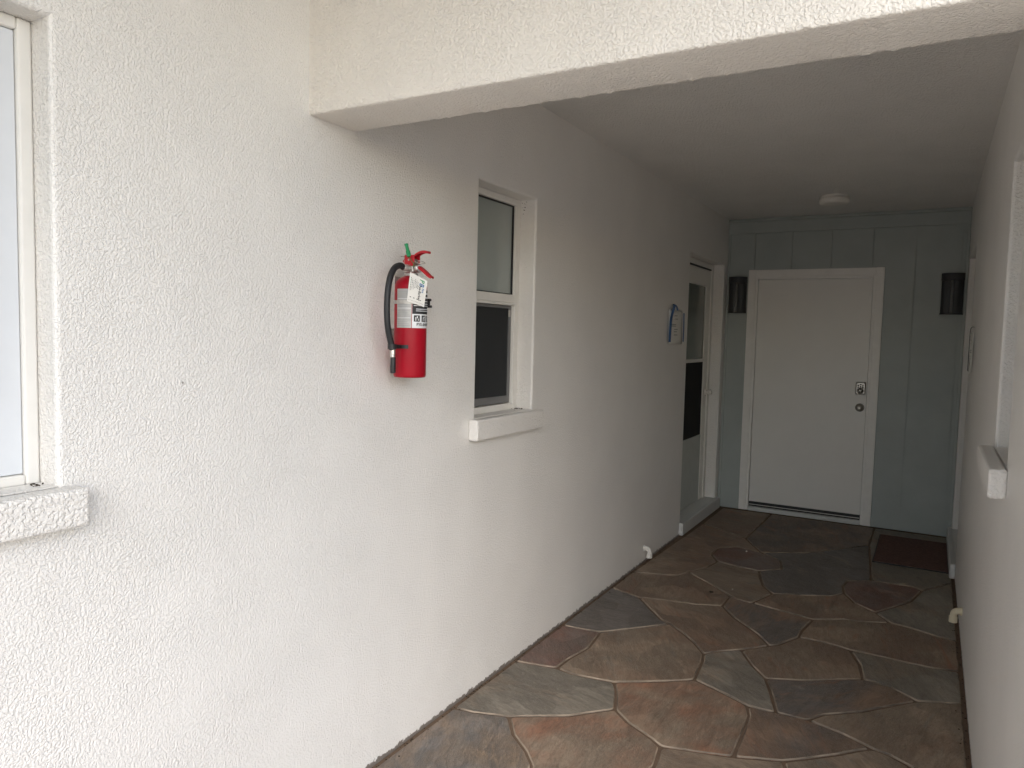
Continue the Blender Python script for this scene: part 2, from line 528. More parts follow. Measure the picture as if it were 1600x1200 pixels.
def px(x, y, z=0.0):
    """photo pixel -> point of the floor plane (used once to survey the joints)"""
    d = cf + cr * ((x - 800) / FPX) - cu * ((y - 600) / FPX)
    t = (z - CP.z) / d.z
    p = CP + d * t
    return (p.x, p.y)
E_ = 0.012            # grout strip along the walls
def wl(y): return (E_, y)
def wr(y): return (W - E_, y)
V = {}
for k, (x, y) in dict(b=(795, 1119), d=(870, 1043.7), e=(959, 1065.8), g=(961, 1108), h=(1032, 1166), i=(1085, 1061.7), j=(1145.8, 1182.5),
                      k=(1166.7, 1101.7), l=(1213, 1113), m=(1195.8, 1060), n=(1262, 1125), o=(1157.5, 1015), q=(1099, 1021), r=(1222, 1189.3),
                      s=(1364, 1170.5), t=(1433, 1095.3), v=(1348, 1061.3), w=(1327.5, 1015), y0=(1248, 995), z0=(1202.5, 1009), aa=(1129, 946.7),
                      bb=(1046.7, 975), cc=(998, 933), dd=(1140, 931), ee=(1075, 894), ff=(1175, 941.7), gg=(1206.7, 927.5), hh=(1270, 968),
                      ii=(938, 987.5), ll=(1121, 876.7), mm=(1186, 892), nn=(1189, 863), oo=(1165, 841), rr=(1319, 927), ss=(1368, 957),
                      tt=(1361, 907), uu=(1440, 923), vv=(1390, 973), x3=(1358, 852), lo2=(831.7, 1197), lo3=(1021.7, 1197), lo7=(1229, 1199), lo13=(1427, 1200)).items():
    V[k] = px(x, y)
for k, (x, y) in dict(wa=(712, 1106.7), wc=(805, 1033), wj=(878, 976.7), wk=(953, 917.5), we=(985, 893)).items():
    V[k] = wl(px(x, y)[1])
V['wp'] = (0.055, 4.30)
for k, (x, y) in dict(R1=(1508, 1101), R2=(1505, 1051), R3=(1503, 1004), R4=(1497, 912)).items():
    V[k] = wr(px(x, y)[1])
V.update(B0=wl(0.0), B1=(0.42, 0.2), B2=(0.72, 0.5), B3=(1.05, 0.72), B4=(1.38, 1.0), B5=wr(1.08),
         G1=wl(-0.42), G2=(0.5, -0.36), G3=(0.9, 0.0), G4=(1.45, 0.35), G5=wr(0.2), G6=(1.3, -0.45), G7=wr(-0.52),
         I1=wl(-1.1), I2=(0.45, -0.92), I3=(1.0, -0.96), I4=wr(-1.2), J1=wl(-1.8), J2=(0.62, -1.65), J3=(1.2, -1.75), J4=wr(-1.95),
         K1=wl(-2.6), K2=(0.55, -2.5), K3=(1.15, -2.7), K4=wr(-2.6), L1=wl(-3.58), L2=(0.6, -3.58), L3=(1.2, -3.58), L4=wr(-3.58),
         q1=wl(4.955), q2=(0.47, 4.975), q3=(1.27, 4.975), q4=wr(4.975), ws=(0.055, 4.955))
EDG = {}
def ed(a, b, *pts):
    EDG[(a, b)] = [px(*p) for p in pts]
ed('b', 'lo2', (801.7, 1146.7), (821.7, 1173)); ed('wc', 'd', (840, 1039)); ed('d', 'e', (893, 1052.5), (913, 1057))
ed('e', 'g', (962, 1076.7), (962.5, 1086.7)); ed('g', 'b', (916.7, 1114), (888, 1118.3)); ed('wa', 'b', (740, 1113))
ed('g', 'h', (980, 1128), (1016.7, 1153)); ed('e', 'i', (1020, 1065), (1053, 1063.8)); ed('h', 'j', (1086.7, 1174)); ed('i', 'k', (1110, 1073))
ed('k', 'j', (1170, 1116.7), (1161.7, 1141.7), (1153, 1163)); ed('k', 'l', (1186.7, 1107.5)); ed('l', 'm', (1206.7, 1091.7), (1200.8, 1071.7))
ed('m', 'o', (1175, 1039)); ed('o', 'q', (1126.7, 1017.5)); ed('q', 'i', (1098, 1032.5), (1091.7, 1046)); ed('j', 'r', (1186.7, 1186))
ed('r', 's', (1256.7, 1186), (1310, 1179), (1343, 1172.5)); ed('n', 's', (1315, 1146)); ed('s', 'lo13', (1390, 1180))
ed('n', 't', (1286.7, 1116.7), (1346.7, 1111.7)); ed('t', 'v', (1390, 1073.3), (1360, 1063.7)); ed('v', 'm', (1310, 1061.3), (1260, 1063.5))
ed('v', 'w', (1343, 1038)); ed('w', 'R2', (1410, 1034), (1458, 1044)); ed('y0', 'w', (1290, 1004)); ed('y0', 'z0', (1241.7, 998), (1216.7, 1006.7))
ed('z0', 'aa', (1183, 990), (1146.7, 965)); ed('q', 'bb', (1085, 1005), (1068, 990)); ed('bb', 'cc', (1033, 968)); ed('cc', 'aa', (1020, 935), (1086.7, 944))
ed('dd', 'ee', (1115, 915)); ed('dd', 'ff', (1161.7, 939)); ed('ff', 'hh', (1205, 950)); ed('hh', 'y0', (1253, 985)); ed('bb', 'ii', (983, 982.5))
ed('ii', 'wj', (900, 981)); ed('ii', 'd', (920, 1011.7), (888, 1030)); ed('ee', 'we', (1059, 899), (1020, 896)); ed('ee', 'll', (1105, 885.7))
ed('ll', 'mm', (1144, 883)); ed('mm', 'gg', (1188, 903.5), (1193, 915)); ed('mm', 'nn', (1222, 889), (1219, 876))
ed('ll', 'nn', (1112, 866), (1122, 857), (1150, 854)); ed('gg', 'rr', (1230, 928), (1260, 930), (1300, 931)); ed('rr', 'ss', (1335, 942))
ed('rr', 'tt', (1317, 916), (1324, 908)); ed('tt', 'uu', (1400, 913), (1427, 917)); ed('uu', 'ss', (1423, 940), (1395, 949))
ed('hh', 'vv', (1320, 968), (1350, 972)); ed('vv', 'R3', (1418, 980), (1460, 993)); ed('x3', 'tt', (1360, 880)); ed('nn', 'x3', (1260, 864))
STONES = [
    ('wa b g e d wc', 'green'), ('wa b lo2 B1 B0', 'slatetan'), ('b g h lo3 B2 B1 lo2', 'rust'), ('wc d ii wj', 'red'), ('d e i q bb ii', 'tan'),
    ('e i k j h g', 'rust'), ('h j r lo7 B3 B2 lo3', 'tan'), ('i k l m o q', 'green'), ('k l n s r j', 'mixed'), ('l m v t n', 'mixed'),
    ('o m v w y0 z0', 'brown'), ('q o z0 aa cc bb', 'brown'), ('r s lo13 B4 B3 lo7', 'tan'), ('n t R1 B5 B4 lo13 s', 'tan'),
    ('t v w R2 R1', 'green'), ('y0 w R2 R3 vv hh', 'brown'), ('aa z0 y0 hh ff dd', 'mixed'), ('wj ii bb cc wk', 'slate'), ('wk cc aa dd ee we', 'brown'),
    ('ee dd ff gg mm ll', 'tan'), ('ff hh vv ss rr gg', 'brown'), ('we ee ll nn oo wp', 'brown'), ('ll mm nn', 'red'), ('mm gg rr tt x3 nn', 'slate'),
    ('rr ss uu tt', 'red'), ('ss vv R3 R4 uu', 'green'), ('tt uu R4 q4 q3 x3', 'green'), ('nn x3 q3 q2 oo', 'mixed'), ('wp oo q2 ws', 'brown'),
    ('B0 B1 B2 G3 G2 G1', 'tan'), ('B2 B3 B4 G4 G3', 'green'), ('B4 B5 G5 G4', 'rust'), ('G4 G5 G7 G6 G3', 'brown'), ('G2 G3 G6 I3 I2', 'slatetan'),
    ('G1 G2 I2 I1', 'red'), ('G6 G7 I4 I3', 'tan'), ('I1 I2 J2 J1', 'brown'), ('I2 I3 J3 J2', 'tan'), ('I3 I4 J4 J3', 'rust'),
    ('J1 J2 K2 K1', 'green'), ('J2 J3 K3 K2', 'mixed'), ('J3 J4 K4 K3', 'tan'), ('K1 K2 L2 L1', 'tan'), ('K2 K3 L3 L2', 'brown'), ('K3 K4 L4 L3', 'green'),
]
def stone(names, kind):
    names = names.split()
    rnd = random.Random(' '.join(names))
    pts = []
    for a, b in zip(names, names[1:] + names[:1]):
        mid = EDG.get((a, b))
        if mid is None:
            mid = EDG.get((b, a))
            mid = mid[::-1] if mid else []
        seq = [V[a]] + list(mid) + [V[b]]
        for p, q_ in zip(seq, seq[1:]):
            L = math.hypot(q_[0] - p[0], q_[1] - p[1])
            n = max(1, int(L / 0.09))
            for s_ in range(n):
                t = s_ / n
                pts.append((p[0] + (q_[0] - p[0]) * t, p[1] + (q_[1] - p[1]) * t))
    P = [Vector(p) for p in pts]
    P = [p for i, p in enumerate(P) if (p - P[i - 1]).length > 0.004]
    area = sum(a.x * b.y - b.x * a.y for a, b in zip(P, P[1:] + P[:1]))
    if area < 0:
        P.reverse()
    def inset(P, d, jit=0.0):
        out = []
        n = len(P)
        for i in range(n):
            a, b, c = P[i - 1], P[i], P[(i + 1) % n]
            e1, e2 = (b - a).normalized(), (c - b).normalized()
            n1, n2 = Vector((-e1.y, e1.x)), Vector((-e2.y, e2.x))
            k = (n1 + n2)
            k = k / max(0.35, k.length_squared) * 2 * 0.5 * 2 if k.length > 1e-4 else n1
            k = k * 0.5 if False else k
            if k.length > 2.2:
                k = k.normalized() * 2.2
            out.append(b + k * (d + rnd.uniform(-jit, jit)))
        return out
    P = inset(P, 0.0062, 0.0016)
    # one corner-cutting pass
    Q = []
    n = len(P)
    for i in range(n):
        a, b, c = P[i - 1], P[i], P[(i + 1) % n]
        e1, e2 = (b - a).normalized(), (c - b).normalized()
        if e1.dot(e2) < 0.9:
            k = min(0.012, (b - a).length * 0.3, (c - b).length * 0.3)
            Q += [b - e1 * k, b.lerp((b - e1 * k).lerp(b + e2 * k, 0.5), 0.6), b + e2 * k]
        else:
            Q.append(b)
    R1_, R2_ = Q, inset(Q, 0.0036)
    bm = bmesh.new()
    dz = rnd.uniform(-0.001, 0.001)
    r0 = [bm.verts.new((p.x, p.y, -0.014)) for p in R1_]
    r1 = [bm.verts.new((p.x, p.y, -0.0045)) for p in R1_]
    r2 = [bm.verts.new((p.x, p.y, dz)) for p in R2_]
    n = len(Q)
    for A, B, mi in ((r0, r1, 0), (r1, r2, 1)):
        for i in range(n):
            f = bm.faces.new((A[i], A[(i + 1) % n], B[(i + 1) % n], B[i]))
            f.material_index = mi
    from mathutils.geometry import delaunay_2d_cdt
    vo, _, fo, ov, _, _ = delaunay_2d_cdt([Vector(p) for p in R2_], [], [list(range(n))], 1, 1e-5)
    tv = [r2[ov[i][0]] if ov[i] and (r2[ov[i][0]].co.xy - v_).length < 1e-4 else bm.verts.new((v_.x, v_.y, dz)) for i, v_ in enumerate(vo)]
    for f in fo:
        a_, b_, c_ = (vo[i] for i in f)
        if (b_ - a_).cross(c_ - a_) < 0:
            f = f[::-1]
        try:
            bm.faces.new([tv[i] for i in f])
        except ValueError:
            pass
    return finish('stone', bm, [STONE[kind], M['stone_edge']], fl, recalc=False)
for nm, kd in STONES:
    stone(nm, kd)

# ------------------------------------------------------------------ end wall of vertical panels
pw = empty('panelled_wall', (0, D, 0))
tag(pw, 'sage grey wall of vertical panels closing the far end of the passage', 'wall')
def pbox(name, x0, x1, y0, y1, z0, z1, mat, par, bev=0.003):
    o = box(name, x0 - par.location.x, x1 - par.location.x, y0 - par.location.y, y1 - par.location.y, z0 - par.location.z, z1 - par.location.z, mat, par, bev)
    return o
gx = [0.0, 0.232, 0.535, 0.843, 1.149, 1.452, 1.757, W]
DX0, DX1, DZ = 0.186, 1.240, 2.100
for a, b in zip(gx, gx[1:]):
    lo = 2.02 if (a > 0.2 and b < 1.2) else 0.012
    a2, b2 = a + (0.005 if a > 0 else 0), b - (0.005 if b < W else 0)
    segs = [(a2, b2, lo)]
    if a < DX0 < b: segs = [(a2, DX0 + 0.04, 0.012), (DX0 + 0.04, b2, 2.02)]
    if a < DX1 < b: segs = [(a2, DX1 - 0.04, 2.02), (DX1 - 0.04, b2, 0.012)]
    bm = bmesh.new()
    for s0, s1, l0 in segs:
        bxm(bm, s0, s1, 0.0, 0.018, l0, 2.53, 0.0)
    finish('panel', bm, M['panel'], pw)
pbox('backing', -0.0, W, D + 0.0125, D + 0.2, 2.02, H, M['panel'], pw, 0)
pbox('backing', -0.0, DX0 + 0.04, D + 0.0125, D + 0.2, 0.0, 2.02, M['panel'], pw, 0)
pbox('backing', DX1 - 0.04, W, D + 0.0125, D + 0.2, 0.0, 2.02, M['panel'], pw, 0)
pbox('frieze_board', 0.001, W - 0.001, D - 0.014, D - 0.0005, 2.412, 2.512, M['panel'], pw)
pbox('cornice_strip', 0.001, W - 0.001, D - 0.024, D - 0.0005, 2.5125, 2.536, M['panel'], pw)
pbox('corner_strip', 0.001, 0.022, D - 0.011, D - 0.0005, 0.01, 2.411, M['panel'], pw)
pbox('corner_strip', W - 0.022, W - 0.001, D - 0.011, D - 0.0005, 0.01, 2.411, M['panel'], pw)

# ------------------------------------------------------------------ white entrance door in the end wall
dr = empty('door', ((DX0 + DX1) / 2, D, 0))
tag(dr, 'plain white flush entrance door with keypad lock in the sage end wall', 'door')
def casing():
    bm = bmesh.new()
    cw = 0.062
    y0, y1 = -0.018, -0.0005
    ox = dr.location.x
    bxm(bm, DX0 - ox, DX0 + cw - ox, y0, y1, 0.006, DZ, 0.003)
    bxm(bm, DX1 - cw - ox, DX1 - ox, y0, y1, 0.006, DZ, 0.003)
    bxm(bm, DX0 + cw - ox, DX1 - cw - ox, y0 + 0.0015, y1, DZ - cw, DZ - 0.0015, 0.003)
    return finish('casing', bm, M['trim'], dr)
casing()
def jamb():
    bm = bmesh.new()
    ox = dr.location.x
    bxm(bm, DX0 + 0.058 - ox, DX0 + 0.080 - ox, -0.010, 0.12, 0.006, DZ - 0.058, 0.002)
    bxm(bm, DX1 - 0.080 - ox, DX1 - 0.058 - ox, -0.010, 0.12, 0.006, DZ - 0.058, 0.002)
    bxm(bm, DX0 + 0.080 - ox, DX1 - 0.080 - ox, -0.009, 0.12, DZ - 0.082, DZ - 0.0585, 0.002)
    return finish('jamb', bm, M['trim'], dr)
jamb()
SX0, SX1 = DX0 + 0.0835, DX1 - 0.0835
leaf = pbox('door_leaf', SX0, SX1, D + 0.012, D + 0.056, 0.083, DZ - 0.085, M['door'], dr, 0.002)
pbox('door_sweep', SX0, SX1, D + 0.006, D + 0.060, 0.041, 0.0825, M['rubber'], dr, 0.002)
pbox('sweep_strip', SX0, SX1, D + 0.002, D + 0.0055, 0.055, 0.061, M['dull_steel'], dr, 0.0005)
pbox('threshold', DX0 + 0.081, DX1 - 0.081, D - 0.012, D + 0.12, 0.003, 0.040, M['step'], dr, 0.004)
def keypad():
    kx, kz, ky = 1.111 - dr.location.x, 1.125, 0.012
    bm = bmesh.new()
    bxm(bm, kx - 0.037, kx + 0.037, ky - 0.022, ky - 0.0003, kz - 0.052, kz + 0.052, 0.009, 3)
    pl = finish('keypad_lock', bm, M['silver_lock'], dr)
    bm = bmesh.new()
    bxm(bm, kx - 0.0335, kx + 0.0335, ky - 0.0232, ky - 0.0215, kz - 0.0485, kz + 0.0485, 0.0)
    bmesh.ops.bevel(bm, geom=[e for e in bm.edges if abs(e.verts[0].co.y - e.verts[1].co.y) > 1e-4], offset=0.007, segments=3, affect='EDGES')
    finish('border', bm, M['ink'], pl)
    bm = bmesh.new()
    bxm(bm, kx - 0.0300, kx + 0.0300, ky - 0.0245, ky - 0.0228, kz - 0.045, kz + 0.045, 0.0)
    bmesh.ops.bevel(bm, geom=[e for e in bm.edges if abs(e.verts[0].co.y - e.verts[1].co.y) > 1e-4], offset=0.006, segments=3, affect='EDGES')
    finish('face_plate', bm, M['silver_lock'], pl)
    for dx, dz in ((-0.017, 0.023), (0.0, 0.031), (0.017, 0.023), (-0.017, 0.008), (0.0, 0.014), (0.017, 0.008)):
        bm = bmesh.new()
        lathe(bm, [(0.0, -0.0275), (0.0052, -0.0275), (0.0062, -0.026), (0.0062, -0.023)], (kx + dx, ky, kz + dz), 14, axis='Y')
        finish('button', bm, M['ink'], pl)
    bm = bmesh.new()
    lathe(bm, [(0.0, -0.036), (0.012, -0.036), (0.014, -0.034), (0.0145, -0.030), (0.020, -0.029), (0.022, -0.024)], (kx, ky, kz - 0.020), 24, axis='Y')
    finish('deadbolt_cylinder', bm, M['silver_lock'], pl, True)
    bm = bmesh.new()
    lathe(bm, [(0.0225, -0.0256), (0.0265, -0.0256), (0.0265, -0.0240)], (kx, ky, kz - 0.020), 24, axis='Y')
    finish('cylinder_ring', bm, M['ink'], pl)
    kz = 0.967
    bm = bmesh.new()
    lathe(bm, [(0.0, -0.062), (0.018, -0.061), (0.026, -0.055), (0.0285, -0.046), (0.026, -0.036), (0.015, -0.028), (0.012, -0.018), (0.013, -0.010)], (kx, ky, kz), 28, axis='Y')
    kb = finish('door_knob', bm, M['silver_lock'], dr, True)
    bm = bmesh.new()
    lathe(bm, [(0.010, -0.010), (0.028, -0.009), (0.033, -0.005), (0.034, -0.0003)], (kx, ky, kz), 28, axis='Y')
    finish('rose', bm, M['silver_lock'], kb, True)
    bm = bmesh.new()
    lathe(bm, [(0.0, -0.0635), (0.007, -0.0635), (0.008, -0.062)], (kx, ky, kz), 16, axis='Y')
    finish('keyhole_disc', bm, M['pvc'], kb)
keypad()

# ------------------------------------------------------------------ side windows, built for the left wall and mirrored for the right
def sx(side, x):
    return x if side == 'L' else W - x
def small_window(side, label):
    y0, y1, z0, z1 = WIN
    base = empty('window', (sx(side, 0.0), (y0 + y1) / 2, z0))
    tag(base, label, 'window')
    s = 1 if side == 'L' else -1
    def b(name, x0, x1, ya, yb, za, zb, mat, par=base, bev=0.002):
        bm = bmesh.new()
        bxm(bm, s * x0, s * x1, ya - base.location.y, yb - base.location.y, za - z0, zb - z0, bev)
        return finish(name, bm, mat, par)
    xf = -0.080
    bm = bmesh.new()
    Y = base.location.y
    fwid = 0.042
    for (ya, yb, za, zb) in ((y0 + .001, y0 + fwid, z0 + .001, z1 - .001), (y1 - fwid, y1 - .001, z0 + .001, z1 - .001), (y0 + fwid, y1 - fwid, z1 - 0.030, z1 - .001),
                             (y0 + fwid, y1 - fwid, z0 + .001, z0 + 0.030)):
        bxm(bm, s * (xf), s * (xf - 0.07), ya - Y, yb - Y, za - z0, zb - z0, 0.003)
    finish('window_frame', bm, M['frame'], base)
    iy0, iy1 = y0 + fwid, y1 - fwid
    b('meeting_rail', xf + 0.004, xf - 0.045, iy0 + .0005, iy1 - .0005, 1.640, 1.678, M['frame'], bev=0.004)
    b('rail_lip', xf + 0.0075, xf - 0.020, iy0 + .001, iy1 - .001, 1.6285, 1.6395, M['frame'])
    gl = b('pane', xf - 0.020, xf - 0.024, iy0 + .0005, iy1 - .0005, 1.6785, z1 - 0.0305, M['frost'], bev=0)
    bm = bmesh.new()
    gz0, gz1 = 1.679, z1 - 0.031
    for (ya, yb, za, zb) in ((iy1 - 0.006, iy1 - 0.001, gz0, gz1), (iy0 + .001, iy0 + 0.006, gz0, gz1), (iy0 + .006, iy1 - .006, gz1 - 0.005, gz1), (iy0 + .006, iy1 - .006, gz0, gz0 + 0.004)):
        bxm(bm, s * (xf - 0.012), s * (xf - 0.0195), ya - Y, yb - Y, za - z0, zb - z0)
    finish('gasket', bm, M['rubber'], gl)
    # lower insect screen in its own grey frame
    sf = bmesh.new()
    a0, a1, c0, c1 = iy0 + 0.002, iy1 - 0.003, z0 + 0.033, 1.627
    t = 0.020
    for (ya, yb, za, zb) in ((a0, a0 + t, c0, c1), (a1 - t, a1, c0, c1), (a0 + t, a1 - t, c1 - 0.012, c1), (a0 + t, a1 - t, c0, c0 + 0.032)):
        bxm(sf, s * (xf - 0.014), s * (xf - 0.026), ya - Y, yb - Y, za - z0, zb - z0, 0.002)
    so_ = finish('screen_frame', sf, plain_grey, base)
    b('insect_screen', xf - 0.019, xf - 0.0205, a0 + t, a1 - t, c0 + 0.032, c1 - 0.012, M['screen'], so_, 0)
    b('latch', xf - 0.0135, xf - 0.008, a1 - 0.030, a1 - 0.018, c1 - 0.050, c1 - 0.020, M['dull_steel'], so_, 0.001)
    b('pane', xf - 0.040, xf - 0.044, iy0 + .0005, iy1 - .0005, z0 + 0.0305, 1.6275, M['glass'], bev=0)
    b('blind', xf - 0.062, xf - 0.066, iy0 + .001, iy1 - .001, z0 + 0.031, z1 - 0.031, M['blind'], bev=0)
    # projecting stucco sill
    bm = bmesh.new()
    bxm(bm, s * 0.0, s * 0.046, 0.874 - Y, 1.452 - Y, 1.066 - z0, 1.1515 - z0, 0.009, 3)
    bxm(bm, s * -0.079, s * 0.0, y0 + 0.0005 - Y, y1 - 0.0005 - Y, 1.1505 - z0, 1.1530 - z0, 0)
    for v in bm.verts:
        v.co.z += random.uniform(-0.0012, 0.0012)
    finish('sill', bm, M['sill'], base)
    return base
plain_grey = plain('grey_screen_frame', (0.17, 0.17, 0.17), 0.45)
wA = small_window('L', 'narrow single hung window with dark insect screen, right of the fire extinguisher')
wB = small_window('R', 'narrow recessed window in the right wall, stucco sill jutting out at the picture edge')

def big_window():
    y0, y1, z0, z1 = BIG
    base = empty('window', (0, (y0 + y1) / 2, z0))
    tag(base, 'wide white framed window with stucco sill cut by the left picture edge', 'window')
    Y = base.location.y
    def b(name, x0, x1, ya, yb, za, zb, mat, par=base, bev=0.002):
        bm = bmesh.new()
        bxm(bm, x0, x1, ya - Y, yb - Y, za - z0, zb - z0, bev)
        return finish(name, bm, mat, par)
    xf = -0.066
    bm = bmesh.new()
    f = 0.030
    for (ya, yb, za, zb) in ((y0 + .001, y0 + f, z0 + .001, z1 - .001), (y1 - f, y1 - .001, z0 + .001, z1 - .001), (y0 + f, y1 - f, z1 - 0.026, z1 - .001), (y0 + f, y1 - f, z0 + .001, z0 + 0.024)):
        bxm(bm, xf, xf - 0.08, ya - Y, yb - Y, za - z0, zb - z0, 0.005)
    finish('window_frame', bm, M['frame'], base)
    a0, a1, c0, c1 = y0 + f + 0.0015, y1 - f - 0.0015, z0 + 0.0255, z1 - 0.0275
    mid = (a0 + a1) / 2
    for (p, q_) in ((mid + 0.001, a1), (a0, mid - 0.001)):
        sh = bmesh.new()
        t = 0.047
        for (ya, yb, za, zb) in ((p, p + t, c0, c1), (q_ - t, q_, c0, c1), (p + t, q_ - t, c1 - 0.016, c1), (p + t, q_ - t, c0, c0 + 0.016)):
            bxm(sh, xf - 0.010, xf - 0.040, ya - Y, yb - Y, za - z0, zb - z0, 0.0015)
        sash = finish('sash', sh, M['alu'], base)
        b('pane', xf - 0.020, xf - 0.024, p + t + .0005, q_ - t - .0005, c0 + 0.0165, c1 - 0.0165, M['glass'], sash, 0)
        gk = bmesh.new()
        for (ya, yb) in ((p + t + .0005, p + t + 0.004), (q_ - t - 0.004, q_ - t - .0005)):
            bxm(gk, xf - 0.014, xf - 0.0195, ya - Y, yb - Y, c0 + 0.017 - z0, c1 - 0.017 - z0)
        finish('gasket', gk, plain_grey, sash)
    b('gap_seal', xf - 0.020, xf - 0.038, y1 - f - 0.0014, y1 - f - 0.0001, c0, c1, M['rubber'], bev=0)
    b('blind', xf - 0.060, xf - 0.064, a0, a1, c0, c1, M['blind_white'], bev=0)
    bm = bmesh.new()
    bxm(bm, 0.0, 0.056, -1.41 - Y, -0.683 - Y, 1.068 - z0, 1.1505 - z0, 0.009, 3)
    bxm(bm, -0.065, 0.0, y0 + 0.0005 - Y, y1 - 0.0005 - Y, 1.1505 - z0, 1.1530 - z0, 0)
    finish('sill', bm, M['sill'], base)
big_window()

# ------------------------------------------------------------------ side storm doors
def storm_door(side, label):
    y0, y1, z0, z1 = DOOR
    s = 1 if side == 'L' else -1
    base = empty('storm_door', (sx(side, 0), (y0 + y1) / 2, z0))
    tag(base, label, 'door')
    Y = base.location.y
    def b(name, x0, x1, ya, yb, za, zb, mat, par=base, bev=0.002):
        bm = bmesh.new()
        bxm(bm, s * x0, s * x1, ya - Y, yb - Y, za - z0, zb - z0, bev)
        return finish(name, bm, mat, par)
    xf = -0.090
    bm = bmesh.new()
    for (ya, yb, za, zb) in ((y0 + .001, y0 + .055, z0 + .001, z1 - .001), (y1 - .062, y1 - .001, z0 + .001, z1 - .001), (y0 + .055, y1 - .062, z1 - 0.042, z1 - .001)):
        bxm(bm, s * xf, s * (xf - 0.10), ya - Y, yb - Y, za - z0, zb - z0, 0.003)
    finish('door_frame', bm, M['trim'], base)
    p, q_ = y0 + 0.058, y1 - 0.066
    b('top_seal', xf - 0.004, xf - 0.05, p, q_, z1 - 0.054, z1 - 0.0425, M['rubber'], bev=0)
    lf = bmesh.new()
    c0, c1 = z0 + 0.006, z1 - 0.056
    st = 0.112
    for (ya, yb, za, zb) in ((p, p + st, c0, c1), (q_ - st, q_, c0, c1), (p + st, q_ - st, 1.940, c1), (p + st, q_ - st, 1.300, 1.328)):
        bxm(lf, s * (xf - 0.008), s * (xf - 0.046), ya - Y, yb - Y, za - z0, zb - z0, 0.002)
    leaf_ = finish('door_leaf', lf, M['trim'], base)
    b('kick_panel', xf - 0.012, xf - 0.042, p + st, q_ - st, c0, 0.6715, M['kick'], leaf_, 0)
    b('pane', xf - 0.022, xf - 0.026, p + st + .0005, q_ - st - .0005, 1.3285, 1.9395, M['frost_dark'], leaf_, 0)
    b('insect_screen', xf - 0.018, xf - 0.021, p + st + .0005, q_ - st - .0005, 0.6725, 1.2995, M['dark'], leaf_, 0)
    b('glazing_bead', xf - 0.0075, xf - 0.0195, q_ - st - 0.014, q_ - st - .001, 1.3285, 1.9395, M['trim'], leaf_, 0.001)
    b('inner_door', xf - 0.060, xf - 0.10, y0 + .056, y1 - .063, z0 + 0.002, z1 - 0.043, M['blind'], bev=0)
    kb = bmesh.new()
    lathe(kb, [(0.0, s * (xf + 0.050)), (0.018, s * (xf + 0.048)), (0.025, s * (xf + 0.040)), (0.025, s * (xf + 0.030)), (0.014, s * (xf + 0.018)), (0.011, s * (xf + 0.006)), (0.024, s * (xf + 0.002)), (0.026, s * (xf - 0.0075))],
          (0, q_ - 0.040 - Y, 1.037 - z0), 24, axis='X')
    finish('door_knob', kb, M['trim'], leaf_, True)
    # raised stucco step under the opening
    bm = bmesh.new()
    bxm(bm, s * 0.0, s * 0.032, 3.835 - Y, 4.955 - Y, 0.0005 - z0, 0.096 - z0, 0.006, 2)
    bxm(bm, s * -0.19, s * 0.0, y0 + .0005 - Y, y1 - .0005 - Y, 0.0925 - z0, 0.0945 - z0, 0)
    finish('door_step', bm, M['step'], base)
    return base
storm_door('L', 'recessed white storm door with black lower screen in the left wall')
storm_door('R', 'recessed door with raised step in the right wall beside the brown mat')

# ------------------------------------------------------------------ wall lanterns beside the entrance door
def lantern(cx, label):
    z0 = 1.727
    base = empty('wall_lantern', (cx, D, z0))
    tag(base, label, 'lamp', 'wall lanterns flanking the entrance door')
    hw, dp, hh = 0.078, 0.085, 0.313
    bm = bmesh.new(); bxm(bm, -hw + .004, hw - .004, -0.012, -0.0005, 0.004, hh - .004, 0.002)
    finish('back_plate', bm, M['lampback'], base)
    def half(z_0, z_1, r, rz, solid, ribs=False):
        bm = bmesh.new()
        n = 60
        A, B = [], []
        for i in range(n + 1):
            a = math.pi + math.pi * i / n
            rr = r * (1 + (0.022 if ribs and i % 2 else 0))
            A.append(bm.verts.new((rr * math.cos(a), -0.012 + rr * (dp - 0.012) / hw * math.sin(a), z_0)))
            B.append(bm.verts.new((rr * math.cos(a), -0.012 + rr * (dp - 0.012) / hw * math.sin(a), z_1)))
        for i in range(n):
            bm.faces.new((A[i], A[i + 1], B[i + 1], B[i]))
        if solid:
            bm.faces.new(A); bm.faces.new(B)
            bm.faces.new((A[0], B[0], B[-1], A[-1]))
        return bm
    finish('lamp_cap', half(hh - 0.052, hh, hw, 0, True), M['lampcap'], base)
    finish('bottom_rim', half(0.0, 0.008, hw, 0, True), M['lampcap'], base)
    finish('lamp_shade', half(0.0085, hh - 0.0525, hw - 0.004, 0, False, True), M['smoke'], base)
    bm = bmesh.new()
    tube(bm, [(-0.004, -0.042, 0.0085), (-0.004, -0.042, hh - 0.053)], 0.009, 14)
    finish('bulb', bm, M['milk'], base, True)
    return base
lantern(0.099, 'half round smoked glass wall lantern left of the white entrance door')
lantern(1.710, 'half round smoked glass wall lantern right of the white entrance door')

# ceiling lamp
cb = empty('ceiling_lamp', (0.935, 4.17, H))
tag(cb, 'round white flush lamp on the passage ceiling before the entrance door', 'lamp')
bm = bmesh.new(); lathe(bm, [(0.0, -0.0005), (0.094, -0.0005), (0.096, -0.014), (0.090, -0.0145)], seg=48); finish('base_plate', bm, M['trim'], cb, False)
bm = bmesh.new(); lathe(bm, [(0.0, -0.060), (0.070, -0.059), (0.092, -0.055), (0.099, -0.046), (0.100, -0.016), (0.094, -0.0145)], seg=48); finish('diffuser', bm, M['milk'], cb, True)

